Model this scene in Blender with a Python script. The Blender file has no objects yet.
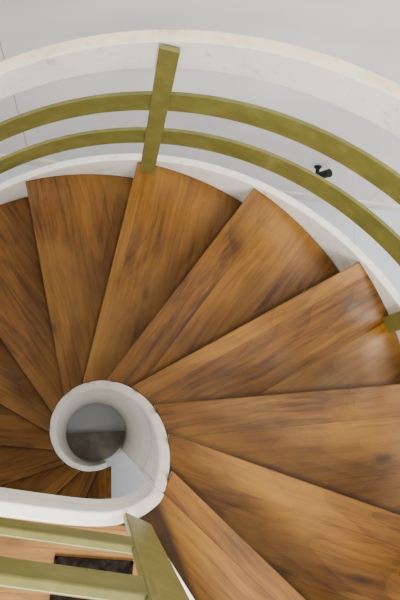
import bpy, bmesh, math, random
import numpy as np
from mathutils import Vector, Matrix
random.seed(4)
H=0.195; AL=0.4219; PH=1.4432; D=0.0864; R=1.05
TH2=PH+math.asin(D/R)
def kz(th,off=0.0): return 2*H+H*(TH2-th)/AL+off
K0,K1=-6,7
ZF=-7*H
ZL=8*H
sc=bpy.context.scene

# ---------------------------------------------------------------- materials
def new(name):
    m=bpy.data.materials.new(name); m.use_nodes=True
    nt=m.node_tree; b=nt.nodes['Principled BSDF']
    return m,nt,b
def N(nt,t,**k):
    n=nt.nodes.new(t)
    for a,v in k.items(): setattr(n,a,v)
    return n
def ramp(nt,stops):
    r=N(nt,'ShaderNodeValToRGB'); e=r.color_ramp.elements
    e[0].position,e[0].color=stops[0][0],(*stops[0][1],1)
    e[1].position,e[1].color=stops[-1][0],(*stops[-1][1],1)
    for p,c in stops[1:-1]:
        x=e.new(p); x.color=(*c,1)
    return r
def paint(name,col,rough=.45,var=.06,scale=6,bump=.02,coat=0,stain=None,scuff=None,spec=.5):
    m,nt,b=new(name)
    tc=N(nt,'ShaderNodeTexCoord'); no=N(nt,'ShaderNodeTexNoise')
    no.inputs['Scale'].default_value=scale; no.inputs['Detail'].default_value=8; no.inputs['Roughness'].default_value=.6
    nt.links.new(tc.outputs['Object'],no.inputs['Vector'])
    lo=tuple(c*(1-var) for c in col); hi=tuple(min(1,c*(1+var)) for c in col)
    st=[(.40,lo),(.62,hi)]
    if stain: st=[(.28,stain)]+st
    r=ramp(nt,st)
    nt.links.new(no.outputs['Fac'],r.inputs['Fac']); out=r.outputs['Color']
    if scuff:
        n3=N(nt,'ShaderNodeTexNoise'); n3.inputs['Scale'].default_value=20; n3.inputs['Detail'].default_value=9; n3.inputs['Roughness'].default_value=.7
        nt.links.new(tc.outputs['Object'],n3.inputs['Vector'])
        sr=ramp(nt,[(.56,(0,0,0)),(.68,(.75,.75,.75))]); nt.links.new(n3.outputs['Fac'],sr.inputs['Fac'])
        mx=N(nt,'ShaderNodeMix',data_type='RGBA'); nt.links.new(sr.outputs['Color'],mx.inputs[0]); nt.links.new(out,mx.inputs[6]); mx.inputs[7].default_value=(*scuff,1)
        out=mx.outputs[2]
    nt.links.new(out,b.inputs['Base Color'])
    b.inputs['Roughness'].default_value=rough; b.inputs['Coat Weight'].default_value=coat; b.inputs['Specular IOR Level'].default_value=spec
    bu=N(nt,'ShaderNodeBump'); bu.inputs['Strength'].default_value=.6; bu.inputs['Distance'].default_value=bump*.1
    n2=N(nt,'ShaderNodeTexNoise'); n2.inputs['Scale'].default_value=18
    nt.links.new(tc.outputs['Object'],n2.inputs['Vector'])
    nt.links.new(n2.outputs['Fac'],bu.inputs['Height']); nt.links.new(bu.outputs['Normal'],b.inputs['Normal'])
    return m
def wood(name,dark,mid,light,planks=6.0,rough=.36,coat=.0,worn_shaded=True):
    m,nt,b=new(name); L=nt.links.new
    tc=N(nt,'ShaderNodeTexCoord'); oi=N(nt,'ShaderNodeObjectInfo')
    mul=N(nt,'ShaderNodeMath',operation='MULTIPLY'); mul.inputs[1].default_value=37.0
    L(oi.outputs['Random'],mul.inputs[0])
    cmb=N(nt,'ShaderNodeCombineXYZ'); 
    for i in range(3): L(mul.outputs[0],cmb.inputs[i])
    add=N(nt,'ShaderNodeVectorMath',operation='ADD'); L(tc.outputs['Object'],add.inputs[0]); L(cmb.outputs[0],add.inputs[1])
    wn=N(nt,'ShaderNodeTexNoise'); wn.inputs['Scale'].default_value=2.4; wn.inputs['Detail'].default_value=2
    L(add.outputs[0],wn.inputs['Vector'])
    ws=N(nt,'ShaderNodeVectorMath',operation='SCALE'); ws.inputs['Scale'].default_value=.07; L(wn.outputs['Color'],ws.inputs[0])
    ad2=N(nt,'ShaderNodeVectorMath',operation='ADD'); L(add.outputs[0],ad2.inputs[0]); L(ws.outputs[0],ad2.inputs[1])
    sx=N(nt,'ShaderNodeSeparateXYZ'); L(add.outputs[0],sx.inputs[0])
    pm=N(nt,'ShaderNodeMath',operation='MULTIPLY'); pm.inputs[1].default_value=planks; L(sx.outputs['Y'],pm.inputs[0])
    fl=N(nt,'ShaderNodeMath',operation='FLOOR'); L(pm.outputs[0],fl.inputs[0])
    wh=N(nt,'ShaderNodeTexWhiteNoise',noise_dimensions='1D'); L(fl.outputs[0],wh.inputs['W'])
    ps=N(nt,'ShaderNodeVectorMath',operation='SCALE'); ps.inputs['Scale'].default_value=5; L(wh.outputs['Color'],ps.inputs[0])
    ad3=N(nt,'ShaderNodeVectorMath',operation='ADD'); L(ad2.outputs[0],ad3.inputs[0]); L(ps.outputs[0],ad3.inputs[1])
    def noise(scale,s,det,rg):
        mp=N(nt,'ShaderNodeMapping'); mp.inputs['Scale'].default_value=scale; L(ad3.outputs[0],mp.inputs['Vector'])
        g=N(nt,'ShaderNodeTexNoise'); g.inputs['Scale'].default_value=s; g.inputs['Detail'].default_value=det; g.inputs['Roughness'].default_value=rg
        L(mp.outputs[0],g.inputs['Vector']); return g
    g=noise((1.2,32,32),1.6,10,.72)
    g2=noise((1.5,4.0,4.0),1.3,5,.62)
    g3=noise((.6,3.6,3.6),1.0,1,.3)
    sm=N(nt,'ShaderNodeMath',operation='MULTIPLY'); sm.inputs[1].default_value=24; L(g3.outputs['Fac'],sm.inputs[0])
    fr3=N(nt,'ShaderNodeMath',operation='FRACT'); L(sm.outputs[0],fr3.inputs[0])
    rp=N(nt,'ShaderNodeMath',operation='POWER'); rp.inputs[1].default_value=2.5; L(fr3.outputs[0],rp.inputs[0])
    a1=N(nt,'ShaderNodeMath',operation='MULTIPLY'); a1.inputs[1].default_value=.42; L(g.outputs['Fac'],a1.inputs[0])
    a2=N(nt,'ShaderNodeMath',operation='MULTIPLY_ADD'); a2.inputs[1].default_value=.46; L(g2.outputs['Fac'],a2.inputs[0]); L(a1.outputs[0],a2.inputs[2])
    a3=N(nt,'ShaderNodeMath',operation='MULTIPLY_ADD'); a3.inputs[1].default_value=.08; L(wh.outputs['Value'],a3.inputs[0]); L(a2.outputs[0],a3.inputs[2])
    a4=N(nt,'ShaderNodeMath',operation='MULTIPLY_ADD'); a4.inputs[1].default_value=-.045; L(rp.outputs[0],a4.inputs[0]); L(a3.outputs[0],a4.inputs[2])
    a5=N(nt,'ShaderNodeMath',operation='ADD'); a5.inputs[1].default_value=.025; L(a4.outputs[0],a5.inputs[0])
    r=ramp(nt,[(.37,dark),(.49,mid),(.63,light)]); L(a5.outputs[0],r.inputs['Fac'])
    fr=N(nt,'ShaderNodeMath',operation='FRACT'); L(pm.outputs[0],fr.inputs[0])
    jl=N(nt,'ShaderNodeMath',operation='LESS_THAN'); jl.inputs[1].default_value=.0020*planks; L(fr.outputs[0],jl.inputs[0])
    jm=N(nt,'ShaderNodeMath',operation='MULTIPLY'); jm.inputs[1].default_value=.45; L(jl.outputs[0],jm.inputs[0])
    mp3=N(nt,'ShaderNodeMapping'); mp3.inputs['Scale'].default_value=(2.2,5.5,5.5); L(ad2.outputs[0],mp3.inputs['Vector'])
    vo=N(nt,'ShaderNodeTexVoronoi'); vo.inputs['Scale'].default_value=1.0; L(mp3.outputs[0],vo.inputs['Vector'])
    kr=ramp(nt,[(.03,(1,1,1)),(.10,(.35,.35,.35)),(.26,(0,0,0))]); L(vo.outputs['Distance'],kr.inputs['Fac'])
    km=N(nt,'ShaderNodeMath',operation='MULTIPLY'); km.inputs[1].default_value=.9; L(kr.outputs['Color'],km.inputs[0])
    kx=N(nt,'ShaderNodeMath',operation='MAXIMUM'); L(km.outputs[0],kx.inputs[0]); L(jm.outputs[0],kx.inputs[1])
    fac=kx.outputs[0]
    if worn_shaded:
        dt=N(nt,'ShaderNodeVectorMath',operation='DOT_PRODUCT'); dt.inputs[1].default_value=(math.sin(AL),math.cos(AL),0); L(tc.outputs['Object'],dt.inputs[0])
        shade=N(nt,'ShaderNodeMapRange'); shade.inputs['From Min'].default_value=D+.004; shade.inputs['From Max'].default_value=D+.022; shade.inputs['To Min'].default_value=.9; shade.inputs['To Max'].default_value=0  # contact shadow along the next nosing, painted into the wood colour
        L(dt.outputs['Value'],shade.inputs['Value'])
        k2=N(nt,'ShaderNodeMath',operation='MAXIMUM'); L(fac,k2.inputs[0]); L(shade.outputs[0],k2.inputs[1]); fac=k2.outputs[0]
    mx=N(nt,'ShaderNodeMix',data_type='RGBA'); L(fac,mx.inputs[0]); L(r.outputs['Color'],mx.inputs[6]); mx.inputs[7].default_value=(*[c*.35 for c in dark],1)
    col=mx.outputs[2]
    if worn_shaded:
        mp4=N(nt,'ShaderNodeMapping'); mp4.inputs['Scale'].default_value=(3,60,60); mp4.inputs['Rotation'].default_value=(0,0,.5); L(add.outputs[0],mp4.inputs['Vector'])
        s4=N(nt,'ShaderNodeTexNoise'); s4.inputs['Scale'].default_value=1.5; s4.inputs['Detail'].default_value=3; L(mp4.outputs[0],s4.inputs['Vector'])
        w4=ramp(nt,[(.66,(0,0,0)),(.74,(.4,.4,.4))]); L(s4.outputs['Fac'],w4.inputs['Fac'])
        wn3=N(nt,'ShaderNodeTexNoise'); wn3.inputs['Scale'].default_value=2.6; wn3.inputs['Detail'].default_value=6; L(add.outputs[0],wn3.inputs['Vector'])
        w3=ramp(nt,[(.52,(0,0,0)),(.70,(.55,.55,.55))]); L(wn3.outputs['Fac'],w3.inputs['Fac'])
        wx=N(nt,'ShaderNodeMath',operation='MAXIMUM'); L(w4.outputs['Color'],wx.inputs[0]); L(w3.outputs['Color'],wx.inputs[1])
        mw2=N(nt,'ShaderNodeMix',data_type='RGBA'); L(wx.outputs[0],mw2.inputs[0]); L(col,mw2.inputs[6]); mw2.inputs[7].default_value=(.25,.120,.017,1)
        col=mw2.outputs[2]
    L(col,b.inputs['Base Color'])
    rn=N(nt,'ShaderNodeTexNoise'); rn.inputs['Scale'].default_value=5; rn.inputs['Detail'].default_value=5; L(add.outputs[0],rn.inputs['Vector'])
    rr=N(nt,'ShaderNodeMapRange'); rr.inputs['From Min'].default_value=.3; rr.inputs['From Max'].default_value=.7
    rr.inputs['To Min'].default_value=rough-.10; rr.inputs['To Max'].default_value=rough+.16; L(rn.outputs['Fac'],rr.inputs['Value'])
    L(rr.outputs[0],b.inputs['Roughness'])
    b.inputs['Specular IOR Level'].default_value=.3
    b.inputs['Coat Weight'].default_value=coat
    bu=N(nt,'ShaderNodeBump'); bu.inputs['Strength'].default_value=.25; bu.inputs['Distance'].default_value=.0015
    L(g.outputs['Fac'],bu.inputs['Height']); L(bu.outputs['Normal'],b.inputs['Normal'])
    return m
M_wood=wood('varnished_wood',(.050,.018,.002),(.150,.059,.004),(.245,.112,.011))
M_land=wood('landing_wood',(.12,.05,.008),(.22,.10,.015),(.30,.16,.04),planks=22,worn_shaded=False)
M_white=paint('white_paint',(.79,.76,.70),.42,.06,5,coat=.05,stain=(.47,.42,.33),scuff=(.52,.45,.33))
M_cream=paint('cream_cap',(.74,.65,.48),.5,.08,9,stain=(.5,.42,.3),scuff=(.5,.4,.25))
M_olive=paint('olive_paint',(.130,.122,.024),.4,.14,10,scuff=(.18,.17,.05))
M_black=paint('black_plastic',(.012,.012,.014),.4,.1,10,spec=.2)
M_patch=paint('patch_black',(.012,.009,.008),.95,.4,60,.3,spec=0)
M_grey=paint('grey_brown',(.20,.175,.15),.8,.2,12,.1)
def panels(name,col,period,off,axis='X',period2=None,strength=.55):
    m,nt,b=new(name); L=nt.links.new
    tc=N(nt,'ShaderNodeTexCoord'); s=N(nt,'ShaderNodeSeparateXYZ'); L(tc.outputs['Object'],s.inputs[0])
    def line(out,period,off,w):
        a=N(nt,'ShaderNodeMath',operation='ADD'); a.inputs[1].default_value=off; L(out,a.inputs[0])
        p=N(nt,'ShaderNodeMath',operation='PINGPONG'); p.inputs[1].default_value=period/2; L(a.outputs[0],p.inputs[0])
        c=N(nt,'ShaderNodeMath',operation='LESS_THAN'); c.inputs[1].default_value=w; L(p.outputs[0],c.inputs[0]); return c
    out=line(s.outputs[axis],period,off,.003)
    if period2:
        l2=line(s.outputs['Y'],period2,.1,.003)
        mxx=N(nt,'ShaderNodeMath',operation='MAXIMUM'); L(out.outputs[0],mxx.inputs[0]); L(l2.outputs[0],mxx.inputs[1]); out=mxx
    ml=N(nt,'ShaderNodeMath',operation='MULTIPLY'); ml.inputs[1].default_value=strength; L(out.outputs[0],ml.inputs[0])
    no=N(nt,'ShaderNodeTexNoise'); no.inputs['Scale'].default_value=2.2; no.inputs['Detail'].default_value=8; L(tc.outputs['Object'],no.inputs['Vector'])
    r=ramp(nt,[(.3,tuple(c*.91 for c in col)),(.7,tuple(min(1,c*1.05) for c in col))]); L(no.outputs['Fac'],r.inputs['Fac'])
    mx=N(nt,'ShaderNodeMix',data_type='RGBA'); L(ml.outputs[0],mx.inputs[0]); L(r.outputs['Color'],mx.inputs[6]); mx.inputs[7].default_value=(.20,.12,.06,1)
    L(mx.outputs[2],b.inputs['Base Color']); b.inputs['Roughness'].default_value=.45
    return m
M_wall=panels('wall_panels',(.80,.80,.795),2.13,.58,strength=.6)
M_wallR=panels('wall_panels_side',(.80,.80,.795),1.065,.2,'Y',strength=.4)
M_floor=panels('floor_tiles',(.62,.67,.73),.9,.3,'X',.9,.3)

# ---------------------------------------------------------------- helpers
def empty(name,parent=None):
    o=bpy.data.objects.new(name,None); sc.collection.objects.link(o); o.parent=parent; return o
def mesh(name,verts,faces,mat,parent=None,smooth=False,bevel=0,mats=None,fm=None):
    me=bpy.data.meshes.new(name); me.from_pydata([tuple(v) for v in verts],[],faces)
    bm=bmesh.new(); bm.from_mesh(me); bmesh.ops.recalc_face_normals(bm,faces=bm.faces); bm.to_mesh(me); bm.free()
    for mm in (mats or [mat]): me.materials.append(mm)
    if fm:
        for i,p in enumerate(me.polygons): p.material_index=fm[i]
    o=bpy.data.objects.new(name,me); sc.collection.objects.link(o)
    if parent: o.parent=parent
    if smooth:
        for p in me.polygons: p.use_smooth=True
    if bevel:
        b=o.modifiers.new('bevel','BEVEL'); b.width=bevel; b.segments=4; b.limit_method='ANGLE'; b.angle_limit=math.radians(50)
    if smooth:
        try:
            with bpy.context.temp_override(object=o,active_object=o,selected_objects=[o],selected_editable_objects=[o]):
                bpy.ops.object.shade_smooth_by_angle(angle=math.radians(40))
        except Exception as e: print(e)
    return o
def prism(name,poly,z0,z1,mat,parent=None,bevel=0):
    n=len(poly); v=[(x,y,z0) for x,y in poly]+[(x,y,z1) for x,y in poly]
    f=[list(range(n))[::-1],list(range(n,2*n))]+[[i,(i+1)%n,n+(i+1)%n,n+i] for i in range(n)]
    return mesh(name,v,f,mat,parent,bevel=bevel)
def box(name,x0,x1,y0,y1,z0,z1,mat,parent=None,bevel=0):
    return prism(name,[(x0,y0),(x1,y0),(x1,y1),(x0,y1)],z0,z1,mat,parent,bevel)
def band(name,path,t,zb,zt,mat,parent,bevel=.003,topmat=None):
    P=[Vector(p) for p in path]; n=len(P); v=[];f=[];fm=[]
    for i,p in enumerate(P):
        a=P[max(i-1,0)];b=P[min(i+1,n-1)]; d=Vector((b.x-a.x,b.y-a.y,0)).normalized(); nn=Vector((-d.y,d.x,0))
        lo=zb(i,p) if callable(zb) else p.z+zb
        for s,z in ((-1,lo),(1,lo),(1,p.z+zt),(-1,p.z+zt)):
            q=p+nn*s*t/2; v.append((q.x,q.y,z))
    for i in range(n-1):
        for j in range(4):
            f.append([4*i+j,4*i+(j+1)%4,4*(i+1)+(j+1)%4,4*(i+1)+j]); fm.append(1 if (topmat and j==2) else 0)
    f+= [[0,1,2,3],[4*n-4,4*n-1,4*n-2,4*n-3]]; fm+=[0,0]
    return mesh(name,v,f,mat,parent,smooth=True,bevel=bevel,mats=[mat,topmat] if topmat else None,fm=fm if topmat else None)
def helix(rad,off,ta,tb,step=.03):
    n=max(2,int(abs(tb-ta)/step)); 
    return [(rad*math.cos(t),rad*math.sin(t),kz(t,off)) for t in np.linspace(ta,tb,n)]

# ---------------------------------------------------------------- staircase
stair=empty('spiral_staircase')
RI=.203; RO=1.056
T=.036
def tread(k,back=None):
    al=AL
    def pt(rad,ang_line,off):
        s=math.sqrt(rad*rad-off*off); return (s*math.cos(ang_line)-off*math.sin(ang_line), s*math.sin(ang_line)+off*math.cos(ang_line))
    db=(D-.035) if back is None else back
    a=pt(RI,0,D); b=pt(RO+.004,0,D); c=pt(RO-.002,-al,db); e=pt(RI,-al,db)
    poly=[a,b]
    t0=math.atan2(b[1],b[0]); t1=math.atan2(c[1],c[0])
    for i in range(1,14):
        t=t0+(t1-t0)*i/14; rr=RO+.004-.006*i/14
        poly.append((rr*math.cos(t),rr*math.sin(t)))
    poly+= [c,e]
    t0=math.atan2(e[1],e[0]); t1=math.atan2(a[1],a[0])
    for i in range(1,6):
        t=t0+(t1-t0)*i/6; poly.append((RI*math.cos(t),RI*math.sin(t)))
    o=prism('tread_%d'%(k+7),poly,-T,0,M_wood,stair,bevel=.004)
    o.rotation_euler=(0,0,PH-(k-2)*al); o.location=(0,0,k*H)
    return o
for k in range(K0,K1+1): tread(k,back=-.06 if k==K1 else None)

def ang(k): return TH2-(k-2)*AL
band('outer_stringer',helix(1.072,0,ang(K0-.9),ang(8.1)),.028,-.25,.018,M_white,stair,.005)
ta,tb=ang(K0-.6),math.radians(-28)
RC=.187; RT=.030; OFF=.085
inner=helix(RC,OFF,ta,tb,.04)
band('central_drum',inner,RT,lambda i,p:ZF,.018,M_white,stair,.013)
z=kz(tb,OFF)
ctrl=[Vector((RC*math.cos(tb),RC*math.sin(tb),z)),Vector((.140,-.114,z+.060)),Vector((.095,-.134,z+.12)),Vector((.03,-.141,z+.17)),Vector((-.08,-.136,z+.20)),Vector((-.3,-.121,z+.21)),Vector((-.8,-.087,z+.21)),Vector((-1.5,-.040,z+.21))]
def catmull(c,seg=8):
    t0=Vector((RC*math.cos(tb+.35),RC*math.sin(tb+.35),kz(tb+.35,OFF)))
    P=[t0]+c+[c[-1]+(c[-1]-c[-2])]; out=[]
    for i in range(1,len(P)-2):
        for j in range(seg):
            t=j/seg; a,b_,c_,d=P[i-1],P[i],P[i+1],P[i+2]
            out.append(.5*((2*b_)+(-a+c_)*t+(2*a-5*b_+4*c_-d)*t*t+(-a+3*b_-3*c_+d)*t**3))
    out.append(P[-2]); return out
cp=catmull(ctrl)
band('inner_stringer',cp,RT,-.25,.018,M_white,stair,.013)

# ---------------------------------------------------------------- outer railing
rail=empty('railing',stair)
A0,A1=ang(K0-.3),ang(8.0)
band('lower_rail',helix(1.036,.325,A0,A1),.012,-.06,.06,M_olive,rail,.003)
band('upper_rail',helix(1.036,.604,A0,A1),.012,-.06,.06,M_olive,rail,.003)
band('handrail',helix(1.056,0,A0,A1),.036,.812,.968,M_white,rail,.006,topmat=M_cream)
def post(name,th,z0,z1,parent,rad=1.024,w=.056,t=.012):
    o=box(name,-t/2,t/2,-w/2,w/2,0,z1-z0,M_olive,parent,bevel=.002)
    o.location=(rad*math.cos(th),rad*math.sin(th),z0); o.rotation_euler=(0,0,th); return o
for i,dk in enumerate((-7.5,-5,-2.5,0,2.5,5)):
    th=1.484-dk*AL+(0.03 if dk==2.5 else 0)
    kk=math.floor(2+(TH2-th)/AL)
    post('post_%d'%(i+1),th,kk*H,kz(th,.955),rail,rad=1.036 if dk==2.5 else 1.024)

# ---------------------------------------------------------------- landing
land=empty('upper_landing')
LP=[(.133,-.156),(.28,-.34),(.52,-.68),(.76,-1.05),(.76,-2.2),(-1.5,-2.2),(-1.5,-.056)]
lb=prism('landing_boards',LP,ZL-.04,ZL,M_land,land,bevel=.003)
prism('landing_slab',[(x,y-.004) for x,y in LP],ZL-.2,ZL-.041,M_white,land)
band('landing_nosing',[(.133,-.152,ZL),(.28,-.337,ZL),(.52,-.68,ZL),(.76,-1.05,ZL)],.008,-.05,.004,M_white,land,.002)
lr=empty('landing_guard',stair)
def ly(x,off=0): return -.1285-.069*x+off
for nm,zz in (('guard_lower_rail',1.95),('guard_upper_rail',2.28)):
    band(nm,[(x,ly(x),zz) for x in (-1.5,-.6,.10)],.014,-.05,.05,M_olive,lr,.003)
band('guard_handrail',[(x,ly(x,-.015),2.56) for x in (-1.5,-.6,.13)],.04,-.08,.03,M_white,lr,.006,topmat=M_cream)
for i,(x,y,a) in enumerate(((.114,-.142,-20),(-.85,ly(-.85,-.014),-4))):
    o=box('guard_post_%d'%(i+1),-.030,.030,-.006,.006,0,1.0,M_olive,lr,bevel=.002)
    o.location=(x,y,ZL); o.rotation_euler=(0,0,math.radians(a))
dm=empty('dark_patch')  # plain near-black rectangle on the landing boards
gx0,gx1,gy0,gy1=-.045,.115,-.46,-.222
box('patch_base',gx0,gx1,gy0,gy1,ZL,ZL+.006,M_patch,dm,bevel=.002)
for nm,a in (('patch_edge_1',(gx0,gx1,gy1-.006,gy1)),('patch_edge_2',(gx0,gx1,gy0,gy0+.006)),('patch_edge_3',(gx0,gx0+.006,gy0,gy1)),('patch_edge_4',(gx1-.006,gx1,gy0,gy1))):
    box(nm,*a,ZL+.006,ZL+.008,M_patch,dm)

# ---------------------------------------------------------------- room
box('floor',-2.2,2.6,-2.4,1.7,ZF-.05,ZF,M_floor)
box('wall_back',-2.2,2.6,1.6,1.7,ZF,2.6,M_wall)
box('wall_right',2.5,2.6,-2.4,1.6,ZF,2.6,M_wallR)
box('wall_left',-2.3,-2.2,-2.4,1.7,ZF,2.6,M_wallR)
box('baseboard_back',-2.2,2.5,1.582,1.6,ZF,ZF+.1,M_white,bevel=.003)
def disc(name,r,z0,z1,mat,parent=None,cx=0,cy=0,n=32,a0=0,a1=2*math.pi):
    return prism(name,[(cx+r*math.cos(a0+(a1-a0)*i/n),cy+r*math.sin(a0+(a1-a0)*i/n)) for i in range(n)],z0,z1,mat,parent)
disc('grey_half_disc',.162,ZF,ZF+.03,M_grey,a0=math.radians(185),a1=math.radians(375))  # grey-brown half disc on the floor inside the drum

sp=empty('wall_spotlight')
def cyl(name,p,q,r0,r1,mat,parent,n=20):
    p=Vector(p);q=Vector(q);d=(q-p).normalized(); u=d.orthogonal().normalized(); w=d.cross(u); v=[]
    for c,r in ((p,r0),(q,r1)):
        for i in range(n):
            t=2*math.pi*i/n; v.append(c+u*math.cos(t)*r+w*math.sin(t)*r)
    f=[[i,(i+1)%n,n+(i+1)%n,n+i] for i in range(n)]+[list(range(n))[::-1],list(range(n,2*n))]
    return mesh(name,v,f,mat,parent,smooth=True,bevel=.002)
cyl('wall_plate',(1.08,1.6,-.80),(1.08,1.59,-.80),.022,.022,M_black,sp)
cyl('arm',(1.08,1.595,-.80),(1.08,1.55,-.80),.012,.012,M_black,sp)
cyl('head',(1.06,1.54,-.83),(1.13,1.54,-.72),.018,.024,M_black,sp)

# ---------------------------------------------------------------- light
w=bpy.data.worlds.new('World'); sc.world=w; w.use_nodes=True
bg=w.node_tree.nodes['Background']; bg.inputs[0].default_value=(1,.97,.925,1); bg.inputs[1].default_value=1.15
def area(name,loc,target,size,power,col):
    l=bpy.data.lights.new(name,'AREA'); l.shape='RECTANGLE'; l.size=size[0]; l.size_y=size[1]; l.energy=power; l.color=col
    o=bpy.data.objects.new(name,l); sc.collection.objects.link(o); o.location=loc
    o.rotation_euler=(Vector(target)-Vector(loc)).to_track_quat('-Z','Y').to_euler(); return o
area('key_light',(.4,-2.3,4.4),(.4,.9,0),(1.6,1.2),360,(1,.95,.87))  # unseen lamp added behind the camera, placed to keep sheen off the treads
area('fill_light',(2.3,.9,4.4),(.2,.7,0),(1.3,1.3),120,(1,.95,.87))  # added fill lamp, out of view, brightening the treads from the right

# ---------------------------------------------------------------- camera
cam=bpy.data.cameras.new('camera'); co=bpy.data.objects.new('camera',cam); sc.collection.objects.link(co)
f=Vector((.1157,.1789,-1)).normalized(); up=Vector((math.sin(-.0892),math.cos(-.0892),0)); up=(up-f*up.dot(f)).normalized(); r=f.cross(up)
m=Matrix((( r.x,up.x,-f.x,.0164),(r.y,up.y,-f.y,.0453),(r.z,up.z,-f.z,3.1764),(0,0,0,1)))
co.matrix_world=m
cam.sensor_fit='AUTO'; cam.sensor_width=36; cam.lens=752.27*36/600; cam.clip_start=.02
sc.camera=co
